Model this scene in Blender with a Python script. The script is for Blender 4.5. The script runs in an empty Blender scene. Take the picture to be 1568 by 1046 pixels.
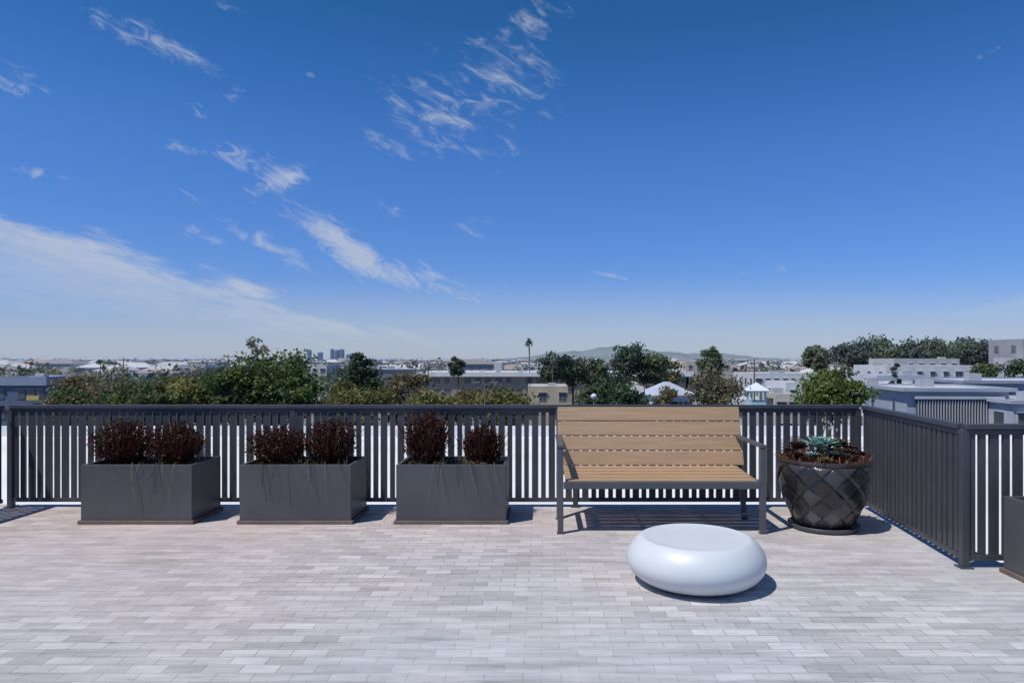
import bpy, math, random
import numpy as np
from mathutils import Vector, Matrix, Euler
random.seed(7); rng=np.random.default_rng(7)
scene=bpy.context.scene
scene.view_settings.view_transform='Standard'
scene.view_settings.look='None'
scene.view_settings.exposure=0
GZ=-12.0
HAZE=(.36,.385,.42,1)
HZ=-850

# ------------------------------------------------------------ materials
def nd(nt,t,**k):
    n=nt.nodes.new(t)
    for a,b in k.items(): setattr(n,a,b)
    return n
def material(name,col,rough=0.6,var=0.15,scale=8.0,bump=0.0,metal=0.0,spec=0.5,attr=False,haze=False,trans=0.0,stretch=(1,1,1),bscale=None):
    m=bpy.data.materials.new(name); m.use_nodes=True
    nt=m.node_tree; b=nt.nodes['Principled BSDF']
    L=nt.links.new
    b.inputs['Roughness'].default_value=rough
    b.inputs['Metallic'].default_value=metal
    b.inputs['Specular IOR Level'].default_value=spec
    g=nd(nt,'ShaderNodeNewGeometry')
    mp=nd(nt,'ShaderNodeMapping'); mp.inputs['Scale'].default_value=stretch
    L(g.outputs['Position'],mp.inputs['Vector'])
    n=nd(nt,'ShaderNodeTexNoise'); n.inputs['Scale'].default_value=scale; n.inputs['Detail'].default_value=4
    L(mp.outputs[0],n.inputs['Vector'])
    mr=nd(nt,'ShaderNodeMapRange'); mr.inputs['From Min'].default_value=.25; mr.inputs['From Max'].default_value=.75
    mr.inputs['To Min'].default_value=1-var; mr.inputs['To Max'].default_value=1+var
    L(n.outputs['Fac'],mr.inputs['Value'])
    vm=nd(nt,'ShaderNodeVectorMath',operation='SCALE')
    if attr:
        at=nd(nt,'ShaderNodeAttribute',attribute_name='Col')
        L(at.outputs['Color'],vm.inputs[0])
    else: vm.inputs[0].default_value=col
    L(mr.outputs[0],vm.inputs['Scale'])
    out=vm.outputs[0]
    if haze:  # aerial haze painted into base colour, growing with distance from origin
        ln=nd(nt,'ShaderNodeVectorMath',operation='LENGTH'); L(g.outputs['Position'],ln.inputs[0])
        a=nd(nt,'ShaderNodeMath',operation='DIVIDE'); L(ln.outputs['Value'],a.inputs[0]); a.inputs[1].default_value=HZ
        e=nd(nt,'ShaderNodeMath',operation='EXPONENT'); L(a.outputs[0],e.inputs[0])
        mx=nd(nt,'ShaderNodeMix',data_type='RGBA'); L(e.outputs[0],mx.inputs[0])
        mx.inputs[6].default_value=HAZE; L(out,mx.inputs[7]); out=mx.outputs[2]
    L(out,b.inputs['Base Color'])
    if trans>0:
        tl=nd(nt,'ShaderNodeBsdfTranslucent'); L(out,tl.inputs['Color']); ms=nd(nt,'ShaderNodeMixShader'); ms.inputs[0].default_value=trans
        L(b.outputs[0],ms.inputs[1]); L(tl.outputs[0],ms.inputs[2]); L(ms.outputs[0],nt.nodes['Material Output'].inputs['Surface'])
    if bump>0:
        n2=nd(nt,'ShaderNodeTexNoise'); n2.inputs['Scale'].default_value=bscale or scale*4; n2.inputs['Detail'].default_value=4
        L(mp.outputs[0],n2.inputs['Vector'])
        bp=nd(nt,'ShaderNodeBump'); bp.inputs['Strength'].default_value=bump; bp.inputs['Distance'].default_value=.01
        L(n2.outputs['Fac'],bp.inputs['Height']); L(bp.outputs[0],b.inputs['Normal'])
    return m

M_rail=material('rail_paint',(.060,.062,.072),.45,.14,5,.1)
M_planter=material('planter_metal',(.082,.084,.090),.42,.16,2.2,.1)
M_plinth=material('plinth',(.16,.12,.10),.7,.2,6,.2)
M_soil=material('soil',(.05,.032,.022),.95,.4,40,.8)
M_slat=material('slat_wood',(.42,.275,.16),.5,.16,2.4,.35,stretch=(1,18,18),bscale=24)
M_frame=material('bench_frame',(.085,.088,.098),.4,.10,6,.05)
M_pouf=material('pouf_plastic',(.60,.63,.65),.42,.04,3,.03)
M_pot=material('pot_glaze',(.03,.03,.03),.22,.25,9,.25,attr=True,spec=.6)
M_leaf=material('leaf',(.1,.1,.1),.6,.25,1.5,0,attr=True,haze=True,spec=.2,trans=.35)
M_nleaf=material('near_leaf',(.1,.1,.1),.6,.3,14,0,attr=True,spec=.3,trans=.15)
M_bark=material('bark',(.10,.075,.055),.9,.3,4,.6)
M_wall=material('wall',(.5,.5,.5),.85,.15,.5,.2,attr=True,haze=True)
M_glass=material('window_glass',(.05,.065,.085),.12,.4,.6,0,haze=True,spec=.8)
M_roofm=material('white_membrane',(.74,.74,.73),.8,.10,.35,.2)
M_pole=material('pole_metal',(.16,.16,.16),.5,.1,3)

# ------------------------------------------------------------ mesh builder
class MB:
    def __init__(s): s.v=[];s.f=[];s.c=[]
    def add(s,vs,fs,col=(1,1,1)):
        o=len(s.v); s.v+= [tuple(v) for v in vs]
        s.f+=[tuple(i+o for i in f) for f in fs]; s.c+=[col]*len(fs)
    def box(s,x0,x1,y0,y1,z0,z1,col=(1,1,1),M=None):
        vs=[(x0,y0,z0),(x1,y0,z0),(x1,y1,z0),(x0,y1,z0),(x0,y0,z1),(x1,y0,z1),(x1,y1,z1),(x0,y1,z1)]
        if M is not None: vs=[M@Vector(v) for v in vs]
        s.add(vs,[(0,3,2,1),(4,5,6,7),(0,1,5,4),(1,2,6,5),(2,3,7,6),(3,0,4,7)],col)
    def beam(s,a,b,w,h,col=(1,1,1)):
        a=Vector(a);b=Vector(b);d=b-a;L=d.length
        q=d.to_track_quat('Z','Y').to_matrix().to_4x4()
        s.box(-w/2,w/2,-h/2,h/2,0,L,col,Matrix.Translation(a)@q)
    def tube(s,pts,rads,n=8,col=(1,1,1)):
        vs=[];fs=[]
        for i,p in enumerate(pts):
            p=Vector(p); d=(Vector(pts[min(i+1,len(pts)-1)])-Vector(pts[max(i-1,0)]))
            q=d.to_track_quat('Z','Y')
            for j in range(n):
                a=2*math.pi*j/n
                vs.append(p+q@Vector((math.cos(a)*rads[i],math.sin(a)*rads[i],0)))
        for i in range(len(pts)-1):
            for j in range(n):
                k=(j+1)%n
                fs.append((i*n+j,i*n+k,(i+1)*n+k,(i+1)*n+j))
        fs.append(tuple(reversed(range(n)))); fs.append(tuple(range((len(pts)-1)*n,len(pts)*n)))
        s.add(vs,fs,col)
    def lathe(s,prof,n=64,c=(0,0,0),col=(1,1,1)):
        vs=[];fs=[]
        for r,z in prof:
            for j in range(n):
                a=2*math.pi*j/n; vs.append((c[0]+r*math.cos(a),c[1]+r*math.sin(a),c[2]+z))
        for i in range(len(prof)-1):
            for j in range(n):
                k=(j+1)%n; fs.append((i*n+j,i*n+k,(i+1)*n+k,(i+1)*n+j))
        s.add(vs,fs,col)
    def build(s,name,mat,parent=None,bevel=0,smooth=False,loc=(0,0,0)):
        if not s.f: return None
        me=bpy.data.meshes.new(name); me.from_pydata(s.v,[],s.f); me.update()
        ca=me.color_attributes.new('Col','FLOAT_COLOR','CORNER')
        arr=np.ones((len(me.loops),4),dtype=np.float32)
        cnt=[len(f) for f in s.f]
        arr[:,:3]=np.repeat(np.array(s.c,dtype=np.float32),cnt,axis=0)
        ca.data.foreach_set('color',arr.ravel())
        me.materials.append(mat)
        o=bpy.data.objects.new(name,me); scene.collection.objects.link(o); o.location=loc
        if smooth: me.shade_smooth()
        if bevel:
            b=o.modifiers.new('b','BEVEL'); b.width=bevel; b.segments=2; b.limit_method='ANGLE'
        if parent: o.parent=parent
        return o
def empty(name,loc=(0,0,0),rz=0):
    e=bpy.data.objects.new(name,None); scene.collection.objects.link(e); e.location=loc; e.rotation_euler=(0,0,rz); e.empty_display_size=.2
    return e
def leaf_mesh(name,C,size,cols,mat,parent=None,flat=0.0,loc=(0,0,0),aspect=.55):
    N=len(C)
    a=rng.normal(size=(N,3)); a[:,2]*=(1-flat*.6); a/=np.linalg.norm(a,axis=1)[:,None]
    b=rng.normal(size=(N,3)); b[:,2]*=.6; b-=a*(a*b).sum(1)[:,None]; b/=np.linalg.norm(b,axis=1)[:,None]
    s=(np.asarray(size)*rng.uniform(.6,1.3,N))[:,None]
    V=np.stack([C-a*s,C-b*s*aspect,C+a*s,C+b*s*aspect],axis=1).reshape(-1,3)
    me=bpy.data.meshes.new(name)
    me.vertices.add(4*N); me.vertices.foreach_set('co',V.astype(np.float32).ravel())
    me.loops.add(4*N); me.loops.foreach_set('vertex_index',np.arange(4*N,dtype=np.int32))
    me.polygons.add(N); me.polygons.foreach_set('loop_start',np.arange(0,4*N,4,dtype=np.int32))
    try: me.polygons.foreach_set('loop_total',np.full(N,4,dtype=np.int32))
    except Exception: pass
    me.update(calc_edges=True)
    ca=me.color_attributes.new('Col','FLOAT_COLOR','CORNER')
    arr=np.ones((4*N,4),dtype=np.float32); arr[:,:3]=np.repeat(cols,4,axis=0)
    ca.data.foreach_set('color',arr.ravel())
    me.materials.append(mat)
    o=bpy.data.objects.new(name,me); scene.collection.objects.link(o); o.location=loc
    if parent: o.parent=parent
    return o

# ------------------------------------------------------------ deck
def deck_material():
    m=bpy.data.materials.new('deck_pavers'); m.use_nodes=True; nt=m.node_tree; L=nt.links.new
    b=nt.nodes['Principled BSDF']; b.inputs['Roughness'].default_value=.62; b.inputs['Specular IOR Level'].default_value=.35
    g=nd(nt,'ShaderNodeNewGeometry')
    def mt(op,a,bb=None,c=None,clamp=False):
        n=nd(nt,'ShaderNodeMath',operation=op,use_clamp=clamp)
        for i,v in enumerate((a,bb,c)):
            if v is None: continue
            if isinstance(v,(int,float)): n.inputs[i].default_value=v
            else: L(v,n.inputs[i])
        return n.outputs[0]
    def noise(st,sc,dt,rg,loc=(0,0,0)):
        mp=nd(nt,'ShaderNodeMapping'); mp.inputs['Scale'].default_value=st; mp.inputs['Location'].default_value=loc; L(g.outputs['Position'],mp.inputs[0])
        n=nd(nt,'ShaderNodeTexNoise'); n.inputs['Scale'].default_value=sc; n.inputs['Detail'].default_value=dt; n.inputs['Roughness'].default_value=rg; L(mp.outputs[0],n.inputs['Vector']); return n.outputs['Fac']
    def mr(v,a,bb,lo,hi):
        n=nd(nt,'ShaderNodeMapRange'); L(v,n.inputs['Value']); n.inputs['From Min'].default_value=a; n.inputs['From Max'].default_value=bb; n.inputs['To Min'].default_value=lo; n.inputs['To Max'].default_value=hi; return n.outputs[0]
    br=nd(nt,'ShaderNodeTexBrick'); br.offset=.5; br.offset_frequency=2
    br.inputs['Scale'].default_value=1; br.inputs['Brick Width'].default_value=.19; br.inputs['Row Height'].default_value=.092
    br.inputs['Mortar Size'].default_value=.003; br.inputs['Mortar Smooth'].default_value=.4; br.inputs['Bias'].default_value=0
    br.inputs['Color1'].default_value=(.80,.80,.80,1); br.inputs['Color2'].default_value=(1.15,1.15,1.15,1); br.inputs['Mortar'].default_value=(.60,.59,.59,1)
    L(g.outputs['Position'],br.inputs['Vector'])
    n1=noise((1,1,1),.6,5,.6)
    sp=nd(nt,'ShaderNodeSeparateXYZ'); L(g.outputs['Position'],sp.inputs[0])
    w=mt('ADD',mt('MULTIPLY_ADD',sp.outputs['Y'],.17,-1.22),mt('MULTIPLY',sp.outputs['X'],-.06))
    w=mt('MULTIPLY_ADD',n1,1.4,w,True)
    mix=nd(nt,'ShaderNodeMix',data_type='RGBA'); L(w,mix.inputs[0])
    mix.inputs[6].default_value=(.505,.50,.505,1); mix.inputs[7].default_value=(.55,.455,.425,1)
    pc=mr(noise((1,1,1),.45,3,.5,(9,2,0)),.38,.56,.45,1.0)
    tm=nd(nt,'ShaderNodeMix',data_type='RGBA'); L(pc,tm.inputs[0]); tm.inputs[6].default_value=(.97,.97,.97,1); L(br.outputs['Color'],tm.inputs[7])
    n2=noise((1.2,13,1),1.5,7,.68)
    r2=mr(n2,.3,.7,.80,1.16)
    n4=noise((.5,5,1),1.3,6,.7,(2,7,0)); r4=mr(n4,.53,.70,1.0,.72)
    n5=noise((2.5,22,1),1.7,5,.6,(1,4,0)); r5=mr(n5,.61,.71,1.0,.62)
    n6=noise((1,2.2,1),3.0,6,.75,(4,9,0)); r6=mr(n6,.35,.65,.92,1.07)
    v1=nd(nt,'ShaderNodeVectorMath',operation='MULTIPLY'); L(mix.outputs[2],v1.inputs[0]); L(tm.outputs[2],v1.inputs[1])
    v2=nd(nt,'ShaderNodeVectorMath',operation='SCALE'); L(v1.outputs[0],v2.inputs[0]); L(mt('MULTIPLY',mt('MULTIPLY',mt('MULTIPLY',r2,r4),r5),r6),v2.inputs['Scale'])
    L(v2.outputs[0],b.inputs['Base Color'])
    bp=nd(nt,'ShaderNodeBump'); bp.inputs['Strength'].default_value=.45; bp.inputs['Distance'].default_value=.005
    L(mt('SUBTRACT',n2,mt('MULTIPLY',br.outputs['Fac'],.7)),bp.inputs['Height']); L(bp.outputs[0],b.inputs['Normal'])
    return m
b=MB(); b.box(-5.8,3.52,-6,7.32,-.25,0); b.box(3.521,6.5,-6,5.24,-.25,0)
b.build('roof_deck_floor',deck_material())
b=MB(); b.box(-5.75,3.47,-5.9,7.27,GZ,-.26,(.45,.43,.4)); b.box(3.48,6.45,-5.9,5.2,GZ,-.26,(.45,.43,.4))
b.build('apartment_block_below_deck',M_wall)

# ------------------------------------------------------------ railing
def railing(name,a,c,posts=True,start=True,end=True):
    a=Vector((*a,0)); c=Vector((*c,0)); L=(c-a).length; e=empty(name,a,math.atan2(c.y-a.y,c.x-a.x))
    m=MB(); m.box(0,L,-.035,.035,1.035,1.075); m.box(0,L,-.02,.02,.995,1.032); m.build('top_rail',M_rail,e,.004)
    m=MB(); m.box(0,L,-.018,.018,.055,.095); m.build('bottom_rail',M_rail,e,.003)
    m=MB(); n=int(L/.088)
    for i in range(n):
        x=(i+.5)*L/n+random.uniform(-.003,.003)
        w=.025 if i%2 else .0335
        m.box(x-w,x+w,-.012,.012,.096,.994)
    m.build('balusters',M_rail,e)
    m=MB(); k=max(1,round(L/3))
    for i in range(k+1):
        if (i==0 and not start) or (i==k and not end): continue
        x=i*L/k; m.box(x-.027,x+.027,-.027,.027,.006,1.034); m.box(x-.05,x+.05,-.05,.05,.0,.01)
    m.build('posts',M_rail,e,.003)
    return e
railing('metal_railing',(-5.6,7.2),(3.33,7.2))
railing('metal_railing',(3.37,7.14),(3.165,5.16),start=False,end=False)
railing('metal_railing',(3.165,5.12),(6.4,5.12))
railing('metal_railing',(-5.64,7.12),(-5.64,-3),start=False)

# ------------------------------------------------------------ planters
def blades(mb,c,n,h,spread,w,cols,droop=.3,r0=.05):
    for i in range(n):
        a=random.uniform(0,6.283); rr=random.uniform(0,1)**.6
        L=h*random.uniform(.55,1.08); out=spread*rr*random.uniform(.5,1.1)
        bx=c[0]+math.cos(a)*r0*rr; by=c[1]+math.sin(a)*r0*rr
        px,py=-math.sin(a+random.uniform(-1,1)),math.cos(a+random.uniform(-1,1))
        ww=w*random.uniform(.6,1.3); vs=[]; S=5
        for k in range(S+1):
            t=k/S
            o=out*(t**1.2); z=L*(t-droop*t*t*rr*.5)
            q=ww*(1-t)**.6*(.6+.8*t) if t<1 else .0005
            x=bx+math.cos(a)*o; y=by+math.sin(a)*o
            vs+=[(x-px*q,y-py*q,c[2]+z),(x+px*q,y+py*q,c[2]+z)]
        mb.add(vs,[(2*k,2*k+1,2*k+3,2*k+2) for k in range(S)],random.choice(cols))
RED=[(.06,.013,.011),(.034,.009,.008),(.085,.020,.014),(.024,.008,.007),(.05,.024,.013)]
STR=[(.25,.2,.1),(.12,.14,.05),(.3,.24,.14)]
def planter(x0,x1,y0,y1,bushes):
    e=empty('rectangular_planter',((x0+x1)/2,(y0+y1)/2,0)); w=(x1-x0)/2; d=(y1-y0)/2
    m=MB(); m.box(-w,w,-d,d,.0,.035); m.build('plinth',M_plinth,e,.004)
    W=w-.02; D=d-.02; t=.03
    m=MB(); m.box(-W,W,-D,-D+t,.036,.56); m.box(-W,W,D-t,D,.036,.56); m.box(-W,-W+t,-D+t+.001,D-t-.001,.036,.56); m.box(W-t,W,-D+t+.001,D-t-.001,.036,.56)
    m.build('shell',M_planter,e,.004)
    m=MB()
    nx,ny=30,16; vs=[];fs=[]
    for j in range(ny+1):
        for i in range(nx+1):
            vs.append((-W+t+(2*W-2*t)*i/nx,-D+t+(2*D-2*t)*j/ny,.52+random.uniform(-.012,.015)))
    for j in range(ny):
        for i in range(nx): fs.append((j*(nx+1)+i,j*(nx+1)+i+1,(j+1)*(nx+1)+i+1,(j+1)*(nx+1)+i))
    m.add(vs,fs); m.build('soil',M_soil,e)
    m=MB()
    for k in range(34):
        cx=random.uniform(-W+.08,W-.08); cy=random.uniform(-D+.06,D-.06)
        blades(m,(cx,cy,.52),4,random.uniform(.08,.17),.16,.003,STR,1.2,.01)
    for k in range(9):
        cx=random.uniform(-W+.15,W-.1); l=random.uniform(.1,.38); dx=random.uniform(-.14,.14)
        vs=[]
        for q in range(7):
            t_=q/6; y=-D+.06-.1*min(1,t_*2.2); z=.53+.06*math.sin(min(1,t_*2)*math.pi)-max(0,t_-.35)*l*1.4
            vs+=[(cx+dx*t_-.002,y,z),(cx+dx*t_+.002,y,z)]
        m.add(vs,[(2*q,2*q+1,2*q+3,2*q+2) for q in range(6)],random.choice([(.02,.018,.015),(.2,.17,.12)]))
    m.build('dry_grass',M_nleaf,e)
    for (bx,h,r) in bushes:
        p=empty('red_leaf_shrub',(bx,(y0+y1)/2+random.uniform(-.03,.03),.52))
        m=MB(); blades(m,(0,0,0),300,h*1.03,r*1.3,.006,RED,.35,.13); m.build('stems',M_nleaf,p)
        N=3800
        u=rng.normal(size=(N,3)); u/=np.linalg.norm(u,axis=1)[:,None]
        rad=rng.uniform(.1,1,N)**.36
        C=u*rad[:,None]*np.array([r*1.18,r*1.0,h*.5])*(1+.15*np.sin(u[:,[0]]*9+bx*5)*np.cos(u[:,[2]]*8))+np.array([0,0,h*.47])
        C+=.015*np.sin(C[:,[1,2,0]]*37)
        cl=np.array(RED)[rng.integers(0,5,N)]*rng.uniform(.6,1.4,N)[:,None]
        leaf_mesh('leaves',C,.018,cl,M_nleaf,p,aspect=.35)
planter(-4.38,-3.29,6.43,7.05,[(-4.12,.46,.25),(-3.60,.43,.22)])
planter(-2.88,-1.786,6.43,7.05,[(-2.60,.39,.25),(-2.10,.46,.21)])
planter(-1.40,-.32,6.43,7.05,[(-1.14,.54,.19),(-.59,.40,.15)])
planter(3.36,4.42,4.40,5.02,[(3.95,.30,.2)])

# ------------------------------------------------------------ bench
be=empty('park_bench',(0,0,0))
X0,X1=.165,1.975
m=MB()
for i in range(5):
    y0=6.115+i*.137; z=.452+i*.006
    m.box(X0+.045,X1-.045,y0,y0+.130,z,z+.022)
m.build('seat_slats',M_slat,be,.004)
m=MB()
for i in range(4):
    z0=.500+i*.143
    ya=6.80+i*.143*math.tan(math.radians(17))
    Mx=Matrix.Translation((random.uniform(-.004,.004),ya+random.uniform(-.002,.002),z0))@Matrix.Rotation(-math.radians(17),4,'X')@Matrix.Rotation(random.uniform(-.0012,.0012),4,'Y')
    m.box(X0-.005,X1+.03,-.024,-.002,0,.142,(1,1,1),Mx)
m.build('backrest_slats',M_slat,be,.005)
m=MB()
for x in (X0,X1):
    m.box(x-.026,x+.026,6.085,6.135,.008,.765)
    m.box(x-.030,x+.030,6.08,6.93,.767,.792)
    m.beam((x,6.66,.008),(x,6.80,.45),.046,.046)
    m.beam((x,6.803,.455),(x,6.975,1.04),.042,.03)
    m.box(x-.02,x+.02,6.137,6.80,.405,.449)
    for yy in (6.11,6.66): m.box(x-.033,x+.033,yy-.033,yy+.033,0,.007)
m.box(X0+.028,X1-.028,6.087,6.114,.40,.462)
m.box(X0+.028,X1-.028,6.80,6.83,.41,.45)
for x in (.75,1.4): m.box(x-.015,x+.015,6.116,6.798,.41,.448)
m.build('frame',M_frame,be,.004)

# ------------------------------------------------------------ pouf
po=empty('round_ottoman',(1.08,4.80,0))
prof=[(.001,.010),(.30,.010),(.355,.018),(.40,.038),(.442,.072),(.470,.112),(.481,.152),(.478,.192),(.463,.232),(.437,.270),(.410,.297),(.385,.314),(.366,.319),(.350,.314),(.30,.309),(.15,.308),(.001,.308)]
m=MB(); m.lathe(prof,96); o=m.build('body',M_pouf,po,smooth=True); sd=o.modifiers.new('s','SUBSURF'); sd.levels=2; sd.render_levels=2
m=MB(); m.lathe([(.001,0),(.29,0),(.29,.02),(.001,.02)],48); m.build('foot_ring',M_rail,po)

# ------------------------------------------------------------ pot
pt=empty('ceramic_plant_pot',(2.61,6.33,0))
def potprof(t):
    pts=[(0,.235),(.08,.262),(.25,.315),(.5,.365),(.72,.393),(.88,.396),(.96,.388),(1,.383)]
    for (a,ra),(b_,rb) in zip(pts,pts[1:]):
        if t<=b_:
            f=(t-a)/(b_-a); return ra+(rb-ra)*f
    return pts[-1][1]
NU,NV=330,120; vs=[];fs=[];cols=[]
H=.60;z0=.04; NC=11
crng=random.Random(3); cellc={}
def cell(a,t):
    A=a*NC+t*3.1; B=a*NC-t*3.1
    return math.floor(A)%NC,math.floor(B)%NC,A%1,B%1
def tilt(k):
    if k not in cellc:
        g=crng.choice([.016,.03,.055,.10,.025,.045]); cellc[k]=((g*1.05,g,g*.98),crng.uniform(-1,1))
    return cellc[k]
for j in range(NV+1):
    t=j/NV
    for i in range(NU):
        a=i/NU; ka,kb,fa,fb=cell(a,t)
        dd=min(min(fa,1-fa),min(fb,1-fb))
        env=min(1,t/.05)*min(1,max(0,(.95-t)/.03))
        disp=(min(dd,.16)/.16)**.6*.013*env + env*.022*(.5-(fa+1-fb)/2)+env*.012*tilt((ka,kb))[1]*(fa+fb-1)
        r=potprof(t)+disp+( .012 if t>.965 else 0)
        th=a*2*math.pi; vs.append((r*math.cos(th),r*math.sin(th),z0+H*t))
for j in range(NV):
    t=(j+.5)/NV
    for i in range(NU):
        k=(i+1)%NU; fs.append((j*NU+i,j*NU+k,(j+1)*NU+k,(j+1)*NU+i))
        ka,kb,_,_=cell((i+.5)/NU,t)
        c=tilt((ka,kb))[0]
        if t>.955: c=(.05,.033,.028)
        cols.append(c)
m=MB(); m.v=vs; m.f=fs; m.c=cols; m.build('pot_body',M_pot,pt,smooth=True)
m=MB(); m.lathe([(.395,.60+.04),(.388,.648),(.36,.648),(.352,.63),(.352,.56),(.34,.54)],96,col=(.05,.033,.028)); m.build('rim',M_pot,pt,smooth=True)
m=MB(); m.lathe([(.001,.603),(.2,.61),(.352,.60)],48); m.build('soil',M_soil,pt)
m=MB(); m.lathe([(.001,0),(.29,0),(.305,.015),(.315,.045),(.30,.048),(.285,.03),(.22,.03),(.001,.03)],72); m.build('saucer',M_rail,pt,smooth=True)
def rosette(name,loc,R,n,cols,up=.8,width=.22):
    m=MB(); ga=2.39996
    for i in range(n):
        f=i/n; a=i*ga; el=math.radians(78-66*f)*up+.12; L=R*(.45+.6*f)
        d=Vector((math.cos(a)*math.cos(el),math.sin(a)*math.cos(el),math.sin(el))); s=Vector((-math.sin(a),math.cos(a),0)); nn=d.cross(s)
        vs=[]
        for k in range(6):
            t=k/5; wv=R*width*(math.sin(min(1,t*1.15+.12)*math.pi*.93))**.7 if t<1 else .001
            c=d*L*t - nn*(.12*L*t*t)
            vs+=[c-s*wv, c-nn*(-.02*R), c+s*wv]
        fs=[]
        for k in range(5):
            o=3*k; fs+=[(o,o+1,o+4,o+3),(o+1,o+2,o+5,o+4)]
        m.add(vs,fs,random.choice(cols))
    return m.build(name,M_nleaf,None,smooth=True,loc=loc)
BL=[(.24,.40,.37),(.33,.50,.46),(.17,.31,.28)]
DK=[(.06,.028,.025),(.09,.045,.035),(.04,.035,.022)]
GR=[(.09,.15,.05),(.13,.19,.08)]
rosette('agave_succulent',(2.52,6.20,.75),.19,38,BL,1.05)
rosette('agave_succulent',(2.42,6.12,.69),.09,22,BL)
rosette('agave_succulent',(2.60,6.14,.70),.08,20,BL)
for (x,y,R,c,dz) in [(2.33,6.22,.13,DK,.03),(2.40,6.40,.18,DK,.08),(2.80,6.22,.15,DK,.04),(2.88,6.36,.15,DK,.06),(2.71,6.10,.12,DK,.03),(2.70,6.42,.19,GR,.10),(2.50,6.02,.08,GR,.02),(2.60,6.50,.19,DK,.11),(2.82,6.48,.18,DK,.09),(2.30,6.34,.13,DK,.05),(2.93,6.28,.12,DK,.03),(2.66,6.22,.13,DK,.06)]:
    rosette('dark_succulent',(x,y,.635+dz),R,24,c,.8,.2)
m=MB()
for k in range(9):
    x=random.uniform(-.02,.12);y=random.uniform(-.05,.05); t=(x+random.uniform(-.06,.08),y,random.uniform(.24,.35))
    m.tube([(0,0,0),(x*.5,y*.5,.12),t],[.004,.003,.002],5,(.12,.16,.08))
    m.tube([t,(t[0],t[1],t[2]+.025)],[.009,.002],5,(.5,.45,.4))
m.build('flower_stalks',M_nleaf,None,loc=(2.60,6.35,.65))
m=MB()
for k in range(190):
    a=random.uniform(0,6.28); r=random.uniform(.2,.385)
    blades(m,(math.cos(a)*r,math.sin(a)*r,0),3,.13,.10,.009,[(.22,.065,.03),(.13,.06,.03),(.26,.10,.05),(.08,.08,.03)],.8,.01)
m.build('reddish_groundcover',M_nleaf,None,loc=(2.61,6.33,.61))

# ------------------------------------------------------------ neighbour roof
b=MB(); b.box(-60,30,7.9,31,-2.6,-2.0); b.build('neighbour_white_roof',M_roofm)
b=MB()
b.box(-60,30,31.01,31.3,-2.6,-1.55,(.75,.76,.78)); b.box(-60,30,7.6,7.89,-2.6,-1.75,(.7,.7,.7)); b.box(-59.9,29.9,8,31,GZ,-2.61,(.6,.58,.55))
for (x,y) in [(-14,24),(9,25),(-24,24)]:
    b.box(x,x+1.6,y,y+1.2,-1.99,-1.5,(.45,.46,.47)); b.box(x+.2,x+1.4,y+.2,y+1,-1.499,-1.4,(.3,.3,.3))
b.build('neighbour_building',M_wall)

# ------------------------------------------------------------ ground, hills
def ground_material():
    m=bpy.data.materials.new('city_ground'); m.use_nodes=True; nt=m.node_tree; L=nt.links.new
    b=nt.nodes['Principled BSDF']; b.inputs['Roughness'].default_value=.95
    g=nd(nt,'ShaderNodeNewGeometry'); n=nd(nt,'ShaderNodeTexNoise'); n.inputs['Scale'].default_value=.025; n.inputs['Detail'].default_value=8
    L(g.outputs['Position'],n.inputs['Vector'])
    r=nd(nt,'ShaderNodeValToRGB'); L(n.outputs['Fac'],r.inputs[0]); e=r.color_ramp.elements
    e[0].position=.38; e[0].color=(.05,.06,.03,1); e[1].position=.62; e[1].color=(.22,.20,.18,1)
    x=r.color_ramp.elements.new(.5); x.color=(.10,.10,.07,1)
    ln=nd(nt,'ShaderNodeVectorMath',operation='LENGTH'); L(g.outputs['Position'],ln.inputs[0])
    a=nd(nt,'ShaderNodeMath',operation='DIVIDE'); L(ln.outputs['Value'],a.inputs[0]); a.inputs[1].default_value=HZ
    ex=nd(nt,'ShaderNodeMath',operation='EXPONENT'); L(a.outputs[0],ex.inputs[0])
    mx=nd(nt,'ShaderNodeMix',data_type='RGBA'); L(ex.outputs[0],mx.inputs[0]); mx.inputs[6].default_value=HAZE; L(r.outputs[0],mx.inputs[7])  # ground colour fades to painted haze with distance
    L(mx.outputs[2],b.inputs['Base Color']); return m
b=MB(); b.add([(-9000,-300,GZ),(9000,-300,GZ),(9000,12000,GZ),(-9000,12000,GZ)],[(0,1,2,3)]); b.build('ground',ground_material())
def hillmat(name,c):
    return material(name,c,.95,.22,.012,0)  # hill colour passed in already holds the bluish distance haze
def hill(name,x0,x1,y,hf,depth,mat):
    n=160; vs=[];fs=[]
    for i in range(n+1):
        x=x0+(x1-x0)*i/n; h=hf((i/n))
        vs+=[(x,y-depth/2,GZ-1),(x,y-depth*.25,GZ+h*.55),(x,y,GZ+h),(x,y+depth/2,GZ-1)]
    for i in range(n):
        for k in range(3): fs.append((4*i+k,4*i+4+k,4*i+5+k,4*i+1+k))
    m=MB(); m.add(vs,fs); m.build(name,mat,smooth=True)
hill('hills',-300,1100,2600,lambda t:(20+36*math.exp(-((t-.42)/.10)**2)+14*math.exp(-((t-.28)/.06)**2)+12*math.exp(-((t-.62)/.12)**2)+2.5*math.sin(t*37)+1.5*math.sin(t*91)+1*math.sin(t*173))*min(1,t*5)*min(1,(1-t)*4),400,hillmat('hazed_hill_near',(.19,.225,.25)))
hill('hills',-5500,5500,6500,lambda t:20+12*math.sin(t*9)+6*math.sin(t*43)+3*math.sin(t*111)+1.5*math.sin(t*260),600,hillmat('hazed_hill_far',(.32,.37,.43)))

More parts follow.
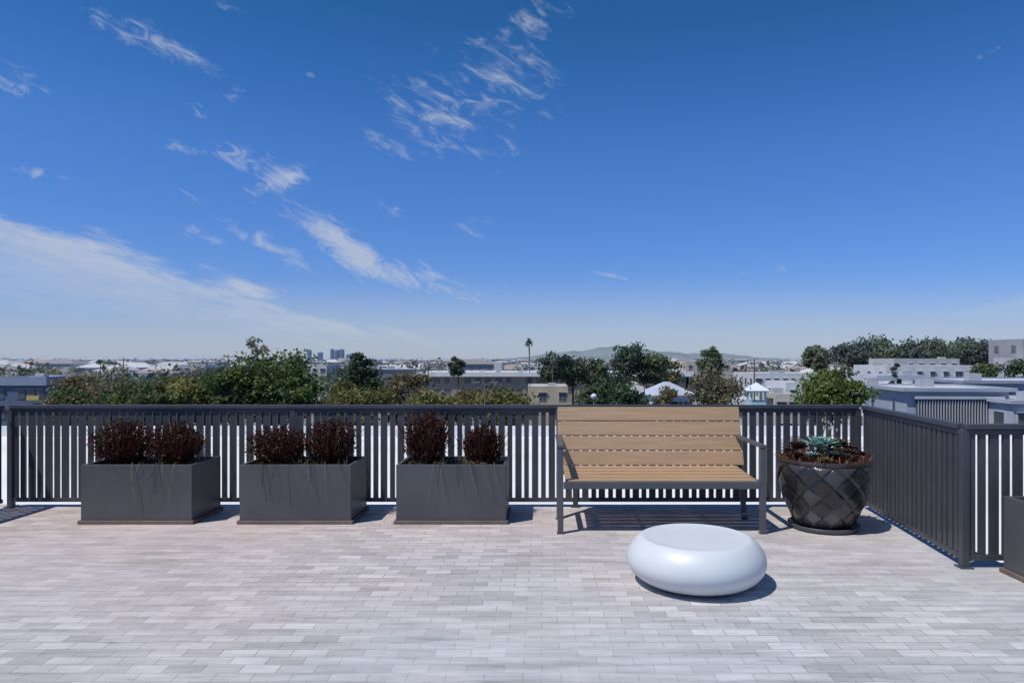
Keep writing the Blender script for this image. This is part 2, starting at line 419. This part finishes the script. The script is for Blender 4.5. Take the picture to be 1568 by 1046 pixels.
# ------------------------------------------------------------ trees
def tree(name,x,y,ztop,w,h=None,cols=None,nl=4500,ls=.2,clumps=38,base=GZ,shape='round'):
    e=empty(name,(x,y,base)); H=ztop-base
    ch=h or H*.6; cz=H-ch/2
    m=MB(); r=max(.12,w*.035)
    bend=random.uniform(-.3,.3)
    top=H*.93 if shape=='cone' else cz+ch*.1
    m.tube([(0,0,0),(bend*.4,0,top*.35),(bend,0.1,top*.7),(bend*.8,0,top)],[r*1.3,r,r*.75,r*.3],9)
    cc=[]
    for i in range(clumps):
        if shape=='cone':
            t=random.random()**1.3; zz=cz-ch/2+ch*t; rr=w/2*(1-t)**.8*random.uniform(.5,1.05); a=random.uniform(0,6.28)
            c=(math.cos(a)*rr,math.sin(a)*rr,zz); s=w*.13*(1.15-t*.7)
        else:
            u=Vector((random.gauss(0,1),random.gauss(0,1),random.gauss(0,1))).normalized()
            q=random.uniform(.45,.93)
            c=(u.x*w/2*q,u.y*w/2*q,cz+u.z*ch/2*q); s=w*random.uniform(.10,.19)
        cc.append((c,s))
        if i%3==0:
            st=(bend*.6,0.05,max(top*.45,c[2]-ch*.4) if c[2]>top*.45 else top*.4)
            mid=((st[0]+c[0])/2,(st[1]+c[1])/2,(st[2]+c[2])/2+.1)
            m.tube([st,mid,c],[r*.4,r*.25,r*.1],5)
    m.build('trunk',M_bark,e,smooth=True)
    per=nl//clumps; P=[];K=[]
    base_c=np.array(cols)
    for c,s in cc:
        g=rng.normal(size=(per,3)); g/=np.linalg.norm(g,axis=1)[:,None]
        rad=rng.uniform(.15,1,per)**.45
        sz=np.array([1.15,1.15,.8])*s
        P.append(np.array(c)+g*rad[:,None]*sz*(1+.35*np.sin(g[:,[1]]*5+c[0])))
        bc=base_c[random.randrange(len(base_c))]*random.uniform(.7,1.3)
        K.append(bc*rng.uniform(.65,1.35,per)[:,None])
    leaf_mesh('crown',np.concatenate(P),ls,np.concatenate(K),M_leaf,e)
G1=[(.105,.155,.03),(.13,.17,.045),(.07,.12,.025)]
G2=[(.19,.18,.045),(.22,.205,.05),(.14,.155,.04)]
G3=[(.05,.085,.035),(.065,.11,.04)]
G4=[(.20,.16,.075),(.16,.15,.07),(.22,.18,.09)]
tree('broadleaf_tree',-20.6,52.25,2.05,6.6,5.4,G1,10500,.17,84)
tree('broadleaf_tree',-22.8,50,1.1,4.2,4,G1,4500,.16,36)
tree('broadleaf_tree',-18.2,50,.4,3.4,3.4,G1,3500,.16,30)
tree('broadleaf_tree',-26.0,52.25,.6,5.4,4.5,G2,5500,.17,42)
tree('broadleaf_tree',-28.6,50,-.2,4.0,4,G1,3500,.16,30)
tree('broadleaf_tree',-30.8,56,.2,5.6,5,G2,5000,.17,38)
tree('broadleaf_tree',-33.2,54,-.6,4.2,4,G1,3500,.17,30)
tree('broadleaf_tree',-35.4,57,.3,6.0,5,G4,4600,.18,38)
tree('broadleaf_tree',-38.0,56,-.7,4.0,4,G1,3200,.17,30)
tree('broadleaf_tree',-40.2,60,.2,5.6,5,G4,4000,.18,32)
tree('broadleaf_tree',-44.5,66,-.6,5.0,5,G1,3000,.18,28)
tree('conifer_tree',-18.8,69.7,2.4,4.6,8,G3,6500,.2,58)
tree('slender_tree',-41.7,100,4.8,3.8,3.2,G4,420,.2,13)
tree('broadleaf_tree',-16.6,56,-.4,4.0,3.6,G2,3500,.16,30)
tree('broadleaf_tree',-14.2,52.25,-.7,5.6,3.4,G2,5000,.16,44)
tree('broadleaf_tree',-11.2,58,.5,5.0,4.8,G4,5000,.17,40)
tree('broadleaf_tree',-8.3,52.25,-.9,5.2,3.2,G2,4500,.16,36)
tree('broadleaf_tree',-2.9,54,-.8,5.4,3.2,G2,4500,.16,38)
tree('broadleaf_tree',-5.8,58,-1.0,4.2,3,[(.25,.19,.07)],3000,.16,28)
tree('conifer_tree',-17.3,139,2.6,3.4,6,G3,1800,.3,22)
tree('broadleaf_tree',5.4,52.25,.15,5.6,4.4,G3,7500,.16,60)
tree('broadleaf_tree',2.2,139,3.0,6.5,7,G3,2600,.36,32)
tree('broadleaf_tree',6.5,142,2.6,7,7,G3,2600,.36,32)
tree('broadleaf_tree',11,150,1.6,8,7,G1,2600,.36,32)
tree('broadleaf_tree',17.5,139,4.6,8.0,8,G3,3200,.36,38)
tree('broadleaf_tree',22.5,139,2.8,8,7,G1,2600,.36,34)
tree('broadleaf_tree',27,150,1.8,8,7,G2,2600,.36,34)
tree('broadleaf_tree',34.5,139,4.4,5.2,8,G1,2300,.34,28)
tree('broadleaf_tree',13.6,75,-1.3,3.2,4,G4,2000,.2,20)
tree('broadleaf_tree',20.2,80,.1,6.2,5,G4,4000,.2,38)
tree('broadleaf_tree',22.3,52.25,.75,5.1,4.4,[(.13,.19,.03),(.175,.23,.045),(.09,.145,.025)],8500,.16,64)
tree('cypress_tree',41.5,80,1.3,1.2,5,G3,1500,.18,18)
for (x,zt,w,c) in [(109,7,12,G1),(118,8.3,18,G3),(130,8.9,22,G1),(142,8,16,G3),(152,9.0,19,G1),(163,9.6,18,G3),(172,8.2,16,G3),(181,7.2,14,G1)]:
    tree('broadleaf_tree',x,261+random.uniform(-10,10),zt,w,11,c,3000,.65,40)
tree('broadleaf_tree',74,104.5,2.0,5.5,6,G3,3000,.25,30)
tree('broadleaf_tree',68,104.5,.9,4.5,5,G1,2500,.25,26)
tree('broadleaf_tree',53,130,2.6,3.6,5,G4,1400,.3,20)
tree('broadleaf_tree',-60,90,-.6,7,5,G1,3200,.24,34)
tree('broadleaf_tree',-49,110,-.2,8,6,G3,3200,.28,34)
def palm(x,y,ztop,R=1.7):
    e=empty('palm_tree',(x,y,GZ)); H=ztop-GZ-R*.5
    m=MB(); m.tube([(0,0,0),(.2,0,H*.4),(.1,0,H*.8),(0,0,H)],[.3,.22,.19,.2],8); m.build('trunk',M_bark,e)
    m=MB()
    for i in range(34):
        a=random.uniform(0,6.28); el=random.uniform(-.9,1.3); d=Vector((math.cos(a)*math.cos(el),math.sin(a)*math.cos(el),math.sin(el)))
        s=Vector((-math.sin(a),math.cos(a),0)); vs=[]
        for k in range(6):
            t=k/5; w=R*.16*math.sin(t*3+.15); c=Vector((0,0,H))+d*R*t+Vector((0,0,-.5*R*t*t)); vs+=[c-s*w,c+s*w]
        m.add(vs,[(2*k,2*k+1,2*k+3,2*k+2) for k in range(5)],(.06,.08,.035))
    m.build('fronds',M_leaf,e)
palm(-4,209,7.8,1.8)

# ------------------------------------------------------------ buildings
W1=(.66,.67,.68)
def building(name,x0,x1,y,dep,ztop,wall,floors=3,nwin=5,rz=0,parapet=.5,roofc=(.5,.5,.5),winw=1.3,winh=1.4,hip=0,overh=0,fascia=None):
    cx=(x0+x1)/2; w=(x1-x0)/2; e=empty(name,(cx,y,0),rz)
    zt=ztop-hip
    m=MB(); m.box(-w,w,0,dep,GZ,zt-.35,wall); m.build('walls',M_wall,e)
    m=MB()
    if hip:
        o=.5; z=zt-.349; m.box(-w-o,w+o,-o,dep+o,z,z+.15,(.55,.55,.55))
        r=min(w,dep/2)*.85; z+=.151
        m.add([(-w-o,-o,z),(w+o,-o,z),(w+o,dep+o,z),(-w-o,dep+o,z),(-w+r,dep/2,zt+hip),(w-r,dep/2,zt+hip)],[(0,1,5,4),(1,2,5),(2,3,4,5),(3,0,4),(0,3,2,1)],roofc)
    else:
        f=fascia or wall; o=overh
        m.box(-w-o,w+o,-o,dep+o,zt-.349-(1.0 if fascia else 0),zt-.2,f)
        m.box(-w-o,w+o,-o,-o+.25,zt-.199,zt,f); m.box(-w-o,w+o,dep+o-.25,dep+o,zt-.199,zt,f)
        m.box(-w-o,-w-o+.25,-o+.251,dep+o-.251,zt-.199,zt,f); m.box(w+o-.25,w+o,-o+.251,dep+o-.251,zt-.199,zt,f)
        m.box(-w-o+.3,w+o-.3,-o+.3,dep+o-.3,zt-.198,zt-.15,roofc)
        for k in range(max(1,int(w*dep/60))):
            ux=random.uniform(-w+1,w-2); uy=random.uniform(1,max(1.2,dep-2)); m.box(ux,ux+1.4,uy,uy+1.1,zt-.149,zt+random.uniform(.2,.7),(.4,.41,.42))
    m.build('roof',M_wall,e)
    g=MB(); fr=MB(); fh=3.1
    for s in range(floors):
        zc=zt-1.9-(.8 if fascia else 0)-s*fh
        for i in range(nwin):
            if random.random()<.12: continue
            xc=-w+(i+.5)*2*w/nwin; a=winw/2*random.choice([1,1,.7]); q=winh/2
            fr.box(xc-a-.08,xc+a+.08,-.06,-.002,zc-q-.08,zc+q+.08,tuple(min(.8,c*1.1) for c in wall)); g.box(xc-a,xc-.03,-.075,-.061,zc-q,zc+q); g.box(xc+.03,xc+a,-.075,-.061,zc-q,zc+q)
            fr.box(xc-a-.15,xc+a+.15,-.3,-.0615,zc+q+.081,zc+q+.16,tuple(c*.9 for c in wall))
        ns=max(1,int(dep/4))
        for i in range(ns):
            yc=(i+.5)*dep/ns; a=winw/2; q=winh/2
            for sx in (-1,1):
                xa,xb=sorted((sx*(w+.002),sx*(w+.06))); fr.box(xa,xb,yc-a-.08,yc+a+.08,zc-q-.08,zc+q+.08,wall)
                xa,xb=sorted((sx*(w+.061),sx*(w+.075))); g.box(xa,xb,yc-a,yc+a,zc-q,zc+q)
    if g.v: g.build('windows',M_glass,e); fr.build('window_frames',M_wall,e)
    return e
building('long_white_commercial_building',-37,45,209,26,-2.8,(.34,.25,.17),2,26,0,fascia=(.80,.80,.79),overh=1.2,roofc=(.6,.61,.63),winw=2)
building('beige_stucco_building',-2.5,4.5,120,12,-3.4,(.50,.41,.28),3,4)
building('dark_blue_office_building',-83.5,-76,104.5,10,-1.3,(.07,.10,.17),3,5,winw=1.1,fascia=(.25,.3,.4),overh=.3)
b=MB(); b.box(-78.6,-76.7,104.0,104.15,-4.9,-4.2,(.55,.42,.08)); b.build('yellow_shop_sign',M_wall)
building('grey_warehouse',-146,-113,209,18,-3.0,(.30,.31,.33),2,9,roofc=(.35,.34,.33))
building('white_apartment_building',-126,-116,235,14,-.8,(.5,.5,.52),3,4)
building('white_apartment_building',-78,-66,209,14,-.6,(.6,.57,.52),3,5)
building('white_apartment_building',-64,-55,230,14,-1.4,W1,3,4)
building('white_apartment_building',-28,-15,255,14,-.2,W1,3,5)
building('white_apartment_building',-8,6,262,12,-.9,(.55,.54,.52),3,5)
building('stucco_apartment_building',44,58,209,14,.4,(.5,.42,.34),3,5)
building('hip_roof_house',17.2,23.2,104.5,7,-2.2,(.60,.62,.66),2,4,.15,hip=1.7,roofc=(.40,.44,.52))
building('hip_roof_house',13.6,18.0,118,7,-2.6,(.55,.56,.60),2,3,-.1,hip=1.3,roofc=(.36,.34,.32))
building('white_stucco_building',26,36,104.5,8,-4.8,W1,2,6)
building('long_white_building',46.4,62,149.3,16,-1.8,W1,3,8)
building('white_apartment_building',37.4,43.0,104.5,10,-2.2,W1,3,3,winw=1.0)
building('beige_apartment_building',33.5,37.0,98,8,-3.6,(.55,.5,.43),2,2)
building('white_apartment_building',66,83.5,130.6,14,.1,W1,3,7)
building('white_apartment_building',78.5,93,152,12,1.4,(.55,.55,.54),3,6,winw=1)
building('white_apartment_building',41.8,48.8,87.1,9,-1.7,W1,3,4,.05,winw=1)
building('white_apartment_building',48,55,98,9,-.9,(.58,.60,.64),3,4,.05)
building('grey_office_block',92,103,130.6,10,5.2,(.34,.33,.33),5,4)
building('white_apartment_building',88,103,125,8,1.6,(.5,.5,.52),3,5)
e=building('modern_grey_office_building',35.0,44.5,65.3,10,-1.3,(.36,.39,.46),3,1,-.06,overh=.5,roofc=(.5,.52,.57),winw=.5)
m=MB()
m.box(-3.9,3.9,-.30,-.10,-4.9,-2.35,(.05,.055,.07)) 
for i in range(30):
    x=-3.8+i*.262; m.box(x-.03,x+.03,-.42,-.301,-4.9,-2.35,(.42,.44,.48))
m.box(-4.1,4.1,-.5,-.1,-2.349,-2.1,(.48,.5,.56)); m.box(-4.1,4.1,-.5,-.1,-5.1,-4.901,(.48,.5,.56))
m.build('louvre_screen',M_wall,e)
building('modern_grey_office_building',46.5,60,74.6,12,-.9,(.30,.34,.43),3,5,-.06,overh=.4,roofc=(.5,.52,.58),winw=1.8)
building('modern_grey_office_building',42.2,46.8,61,8,-2.2,(.44,.47,.54),2,2,-.06,overh=.3,roofc=(.5,.52,.58),winw=1.5)
e=empty('white_roof_cupola',(31.4,100,0)); m=MB()
m.box(-1.1,1.1,-1.1,1.1,-5.2,-4.7,(.35,.58,.62))
for sx in (-1,1):
    for sy in (-1,1): m.box(sx*1-.12,sx*1+.12,sy*1-.12,sy*1+.12,-4.69,-3.4,(.5,.68,.72))
m.box(-1.4,1.4,-1.4,1.4,-3.399,-3.2,(.6,.7,.73))
m.add([(-1.6,-1.6,-3.199),(1.6,-1.6,-3.199),(1.6,1.6,-3.199),(-1.6,1.6,-3.199),(0,0,-2.0)],[(0,1,4),(1,2,4),(2,3,4),(3,0,4),(0,3,2,1)],(.65,.72,.75))
m.box(-1.3,1.3,-1.3,1.3,GZ,-5.21,(.6,.6,.6))
m.build('roof_and_posts',M_wall,e)
# skyline
M_far=material('hazed_tower_facade',(.1,.1,.1),.6,.1,.05,0,attr=True)  # tower colours below are paled and blued to paint in distance haze
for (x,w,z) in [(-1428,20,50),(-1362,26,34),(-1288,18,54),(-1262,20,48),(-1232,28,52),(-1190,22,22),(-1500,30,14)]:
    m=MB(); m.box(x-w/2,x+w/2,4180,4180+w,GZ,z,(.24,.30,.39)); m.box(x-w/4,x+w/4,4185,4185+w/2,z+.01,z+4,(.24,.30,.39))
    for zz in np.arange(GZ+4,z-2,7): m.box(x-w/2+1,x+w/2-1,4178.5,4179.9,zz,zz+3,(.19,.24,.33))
    m.build('downtown_tower',M_far)
# sprawl
m=MB(); cols=[(.62,.62,.61),(.5,.44,.36),(.42,.34,.27),(.5,.5,.53),(.68,.67,.65),(.33,.29,.26),(.45,.40,.34),(.28,.27,.27)]
rcol=[(.26,.18,.14),(.26,.25,.24),(.18,.16,.16),(.45,.45,.45),(.34,.20,.14),(.55,.55,.57)]
g=MB()
for i in range(1300):
    y=225*math.exp(random.random()**.9*2.1); x=random.uniform(-.86,.74)*y
    w=random.uniform(3,8)*(1+y/1800); d=random.uniform(5,10); h=random.choice([4,5,5.5,6.5,8,9,10.5])*random.uniform(.8,1.1); zt=GZ+h
    Mx=Matrix.Translation((x,y,0))@Matrix.Rotation(random.uniform(-.35,.35),4,'Z'); c=random.choice(cols)
    m.box(-w,w,0,d*1.5,GZ,zt,c,Mx)
    if random.random()<.6:
        rc=random.choice(rcol); vs=[(-w-.4,-.4,zt+.01),(w+.4,-.4,zt+.01),(w+.4,d*1.5+.4,zt+.01),(-w-.4,d*1.5+.4,zt+.01),(-w*.5,d*.75,zt+1.8),(w*.5,d*.75,zt+1.8)]
        m.add([Mx@Vector(v) for v in vs],[(0,1,5,4),(1,2,5),(2,3,4,5),(3,0,4),(0,3,2,1)],rc)
    else:
        m.box(-w-.2,w+.2,-.2,d*1.5+.2,zt+.01,zt+.3,random.choice([(.6,.6,.6),(.4,.4,.4),c]),Mx)
        m.box(-w*.3,w*.1,d*.4,d*.7,zt+.301,zt+1.1,(.4,.4,.4),Mx)
    if y<900:
        nw=max(2,int(w/1.6))
        for f in range(int(h//3)):
            for k in range(nw):
                if random.random()<.2: continue
                xc=-w+(k+.5)*2*w/nw; g.box(xc-.6,xc+.6,-.08,-.02,zt-2.2-f*3,zt-.9-f*3,(1,1,1),Mx)
m.build('distant_houses',M_wall); g.build('distant_house_windows',M_glass)
P=[];K=[];S=[]
allc=[G1,G2,G3,G3,G4,G1]
for i in range(2600):
    y=150*math.exp(random.random()**.8*2.6); x=random.uniform(-.86,.76)*y
    if y<235 and -48<x<60: continue
    h=random.uniform(6,12.3); w=random.uniform(2,4.8)*(1+y/2500); n=60
    u=rng.normal(size=(n,3)); u/=np.linalg.norm(u,axis=1)[:,None]
    q=rng.uniform(.2,1,n)**.5
    P.append(np.array([x,y,GZ+h*.62])+u*q[:,None]*np.array([w,w,h*.4])*(1+.3*np.sin(u[:,[0]]*6+x)))
    c=np.array(random.choice(random.choice(allc)))*.9; K.append(c*rng.uniform(.6,1.3,n)[:,None]); S.append(np.full(n,w*.25))
leaf_mesh('distant_tree_mass',np.concatenate(P),np.concatenate(S),np.concatenate(K),M_leaf)
def lamp(x,y,zt,kind):
    e=empty('street_lamp',(x,y,GZ)); H=zt-GZ; m=MB(); m.tube([(0,0,0),(0,0,H*.5),(0,0,H-.1)],[.12,.08,.06],8)
    if kind: m.beam((-.6,0,H-.05),(.6,0,H-.05),.08,.08); m.box(-.95,-.35,-.15,.15,H-.02,H+.12,(1,1,1)); m.box(.35,.95,-.15,.15,H-.02,H+.12)
    m.build('post',M_pole,e)
    if not kind:
        m=MB(); m.lathe([(.001,-.22),(.12,-.19),(.21,-.08),(.22,.05),(.15,.17),(.001,.22)],16,(0,0,H+.1)); m.build('globe',M_pouf,e,smooth=True)
lamp(-4.1,49,-.25,1); lamp(3.65,48,-1.25,0); lamp(12,80,-1.6,1)
def upole(x,y,zt):
    e=empty('utility_pole',(x,y,GZ)); H=zt-GZ; m=MB(); m.tube([(0,0,0),(0,0,H)],[.15,.09],8); m.beam((-1.1,0,H-.6),(1.1,0,H-.6),.12,.12); m.beam((-.8,0,H-1.5),(.8,0,H-1.5),.1,.1)
    for q in (-1,-.5,.5,1): m.box(q-.04,q+.04,-.04,.04,H-.53,H-.35)
    m.build('pole',M_bark,e)
for x,y,z in [(-66,104.5,-.5),(-92,150,1.6),(-69,150,2.4),(32.5,104.5,1.4),(-25,150,.8),(2,130,.4),(-110,170,.6),(9,180,.7)]: upole(x,y,z)

# ------------------------------------------------------------ world
w=bpy.data.worlds.new('World'); scene.world=w; w.use_nodes=True; nt=w.node_tree; L=nt.links.new
try: w.cycles.sampling_method='MANUAL'; w.cycles.sample_map_resolution=512
except Exception: pass
for n in list(nt.nodes): nt.nodes.remove(n)
out=nd(nt,'ShaderNodeOutputWorld'); bg=nd(nt,'ShaderNodeBackground'); L(bg.outputs[0],out.inputs[0]); bg.inputs[1].default_value=.085
sundir=Vector((-.45,-.30,1)).normalized(); el=math.asin(sundir.z)
sky=nd(nt,'ShaderNodeTexSky',sky_type='NISHITA'); sky.sun_disc=False; sky.sun_elevation=el; sky.sun_rotation=math.atan2(sundir.x,sundir.y)
sky.air_density=1.0; sky.dust_density=.3; sky.ozone_density=3.0; sky.altitude=50
tc=nd(nt,'ShaderNodeTexCoord'); sp=nd(nt,'ShaderNodeSeparateXYZ'); L(tc.outputs['Generated'],sp.inputs[0])
def mth(op,a,b_=None,c=None,clamp=False):
    n=nd(nt,'ShaderNodeMath',operation=op,use_clamp=clamp)
    for i,v in enumerate((a,b_,c)):
        if v is None: continue
        if isinstance(v,(int,float)): n.inputs[i].default_value=v
        else: L(v,n.inputs[i])
    return n.outputs[0]
def sstep(v,a,b_,lo=0,hi=1):
    n=nd(nt,'ShaderNodeMapRange',interpolation_type='SMOOTHSTEP'); L(v,n.inputs['Value'])
    n.inputs['From Min'].default_value=a; n.inputs['From Max'].default_value=b_; n.inputs['To Min'].default_value=lo; n.inputs['To Max'].default_value=hi
    return n.outputs[0]
rp=nd(nt,'ShaderNodeValToRGB'); L(sp.outputs['Z'],rp.inputs[0]); e=rp.color_ramp.elements
e[0].position=0; e[0].color=(.28,.365,.63,1); e[1].position=.50; e[1].color=(.09,.33,.52,1)
for p_,c_ in ((.10,(.265,.385,.67,1)),(.28,(.225,.42,.72,1)),(.38,(.15,.38,.64,1))): x=rp.color_ramp.elements.new(p_); x.color=c_
g1=nd(nt,'ShaderNodeVectorMath',operation='MULTIPLY'); L(sky.outputs[0],g1.inputs[0]); L(rp.outputs[0],g1.inputs[1])
g2=nd(nt,'ShaderNodeVectorMath',operation='SCALE'); g2.inputs['Scale'].default_value=2.0; L(g1.outputs[0],g2.inputs[0])
yy=mth('MAXIMUM',sp.outputs['Y'],.08)
u=mth('MINIMUM',mth('MAXIMUM',mth('DIVIDE',sp.outputs['X'],yy),-1.6),1.6); v=mth('DIVIDE',sp.outputs['Z'],yy)
cv=nd(nt,'ShaderNodeCombineXYZ'); L(u,cv.inputs[0]); L(v,cv.inputs[1])
def noise(scale,st,rot,detail=8,rough=.6,dist=0.3,loc=(0,0,0)):
    mp0=nd(nt,'ShaderNodeMapping'); mp0.inputs['Rotation'].default_value=(0,0,rot); L(cv.outputs[0],mp0.inputs[0])
    mp=nd(nt,'ShaderNodeMapping'); mp.inputs['Scale'].default_value=st; mp.inputs['Location'].default_value=loc; L(mp0.outputs[0],mp.inputs[0])
    n=nd(nt,'ShaderNodeTexNoise'); n.inputs['Scale'].default_value=scale; n.inputs['Detail'].default_value=detail; n.inputs['Roughness'].default_value=rough; n.inputs['Distortion'].default_value=dist
    L(mp.outputs[0],n.inputs['Vector']); return n.outputs['Fac']
nA=noise(20,(1,2.6,1),math.radians(26),6,.68,.9)
nC=noise(7,(1,1.6,1),math.radians(26),4,.6,.3,(5,2,0))
nB=noise(5,(1,3.8,1),math.radians(15),7,.62,.3,(3,1,0))
nD=noise(9,(1,7,1),math.radians(12),6,.68,.4,(8,3,0))
W=[(-.575,.468,.10,.020,-24,1.15),(-.78,.408,.06,.022,-15,.8),(-.42,.285,.085,.020,-24,1.1),(-.395,.255,.05,.018,25,.9),
   (-.32,.190,.08,.026,-36,1.15),(-.27,.150,.07,.022,-36,1.05),(-.375,.150,.10,.014,-30,1.1),(-.15,.345,.12,.045,-30,.85),(-.06,.41,.10,.075,-50,.68),
   (-.235,.315,.045,.011,-25,1.1),(.0,.50,.05,.03,30,.55),(-.50,.18,.035,.010,-15,1.0),(-.50,.36,.04,.009,-30,.9),(-.51,.30,.06,.010,-20,.8),
   (-.45,.385,.02,.012,30,.7),(-.10,.19,.05,.016,20,.7),(-.16,.11,.16,.03,-14,.9),(-.74,.27,.06,.008,-10,.7),(-.46,.512,.03,.008,-10,.8),(.10,.12,.03,.004,-12,.8),(.35,.13,.08,.006,6,.6),(-.34,.415,.014,.006,0,1.0),(-.55,.245,.05,.010,-20,.7),(-.22,.22,.03,.012,-30,.8),(.66,.45,.06,.004,28,.6),(.045,.53,.01,.03,0,.6)]
tot=None
for (a,b_,l,wd,ang,wt) in W:
    mp=nd(nt,'ShaderNodeMapping',vector_type='TEXTURE'); mp.inputs['Location'].default_value=(a,b_,0); mp.inputs['Rotation'].default_value=(0,0,math.radians(ang)); mp.inputs['Scale'].default_value=(l,wd,1)
    L(cv.outputs[0],mp.inputs[0]); ln=nd(nt,'ShaderNodeVectorMath',operation='LENGTH'); L(mp.outputs[0],ln.inputs[0])
    s=sstep(ln.outputs['Value'],0,1.7,wt,0); tot=s if tot is None else mth('ADD',tot,s)
t1=mth('ADD',mth('MULTIPLY',tot,.50),mth('MULTIPLY_ADD',nA,2.2,-1.42))
t1=mth('ADD',t1,mth('MULTIPLY_ADD',nC,.8,-.36))
wis=mth('MULTIPLY',sstep(t1,-.08,.85),sstep(tot,.02,.45))
edge=mth('MAXIMUM',mth('MULTIPLY_ADD',u,-.285,-.010),.045)
db=mth('ADD',mth('SUBTRACT',edge,v),mth('ADD',mth('MULTIPLY_ADD',nB,.12,-.06),mth('MULTIPLY_ADD',nD,.06,-.03)))
fine=mth('MULTIPLY',sstep(nB,.30,.65,.62,1.0),sstep(nD,.33,.62,.70,1.0))
band=mth('MULTIPLY',mth('MULTIPLY',sstep(db,-.006,.034),fine),sstep(u,-.30,.10,1,0))
band=mth('MULTIPLY',band,sstep(db,.03,.12,.84,.46))
e2=mth('MINIMUM',mth('MULTIPLY_ADD',u,.19,-.030),.12)
db2=mth('ADD',mth('SUBTRACT',e2,v),mth('MULTIPLY_ADD',nB,.04,-.02))
band2=mth('MULTIPLY',mth('MULTIPLY',sstep(db2,0,.025),sstep(u,.38,.62)),.38)
haz=sstep(v,.0,.13,.58,0)
cov=mth('MINIMUM',mth('MAXIMUM',mth('MAXIMUM',mth('MAXIMUM',mth('MULTIPLY',wis,.74),band),band2),haz),.92)
front=sstep(sp.outputs['Y'],.1,.35); cov=mth('MULTIPLY',mth('MULTIPLY',cov,front),sstep(v,-.01,.001))
mx=nd(nt,'ShaderNodeMix',data_type='RGBA'); L(cov,mx.inputs[0]); L(g2.outputs[0],mx.inputs[6]); mx.inputs[7].default_value=(6.0,6.6,7.7,1)
L(mx.outputs[2],bg.inputs[0])
# ------------------------------------------------------------ sun
sl=bpy.data.lights.new('sun','SUN'); sl.energy=3.9; sl.angle=math.radians(.53); sl.color=(1,.955,.895)
so=bpy.data.objects.new('sun',sl); scene.collection.objects.link(so); so.rotation_euler=(-sundir).to_track_quat('-Z','Y').to_euler(); so.location=(-10,-6,25)
# ------------------------------------------------------------ camera
cd=bpy.data.cameras.new('camera'); cd.sensor_width=36; cd.lens=36*1045/1568; cd.shift_x=-46/1568; cd.shift_y=25/1568; cd.clip_end=20000
co=bpy.data.objects.new('camera',cd); scene.collection.objects.link(co); co.location=(0,0,1.57); co.rotation_euler=(math.radians(90),0,0)
scene.camera=co
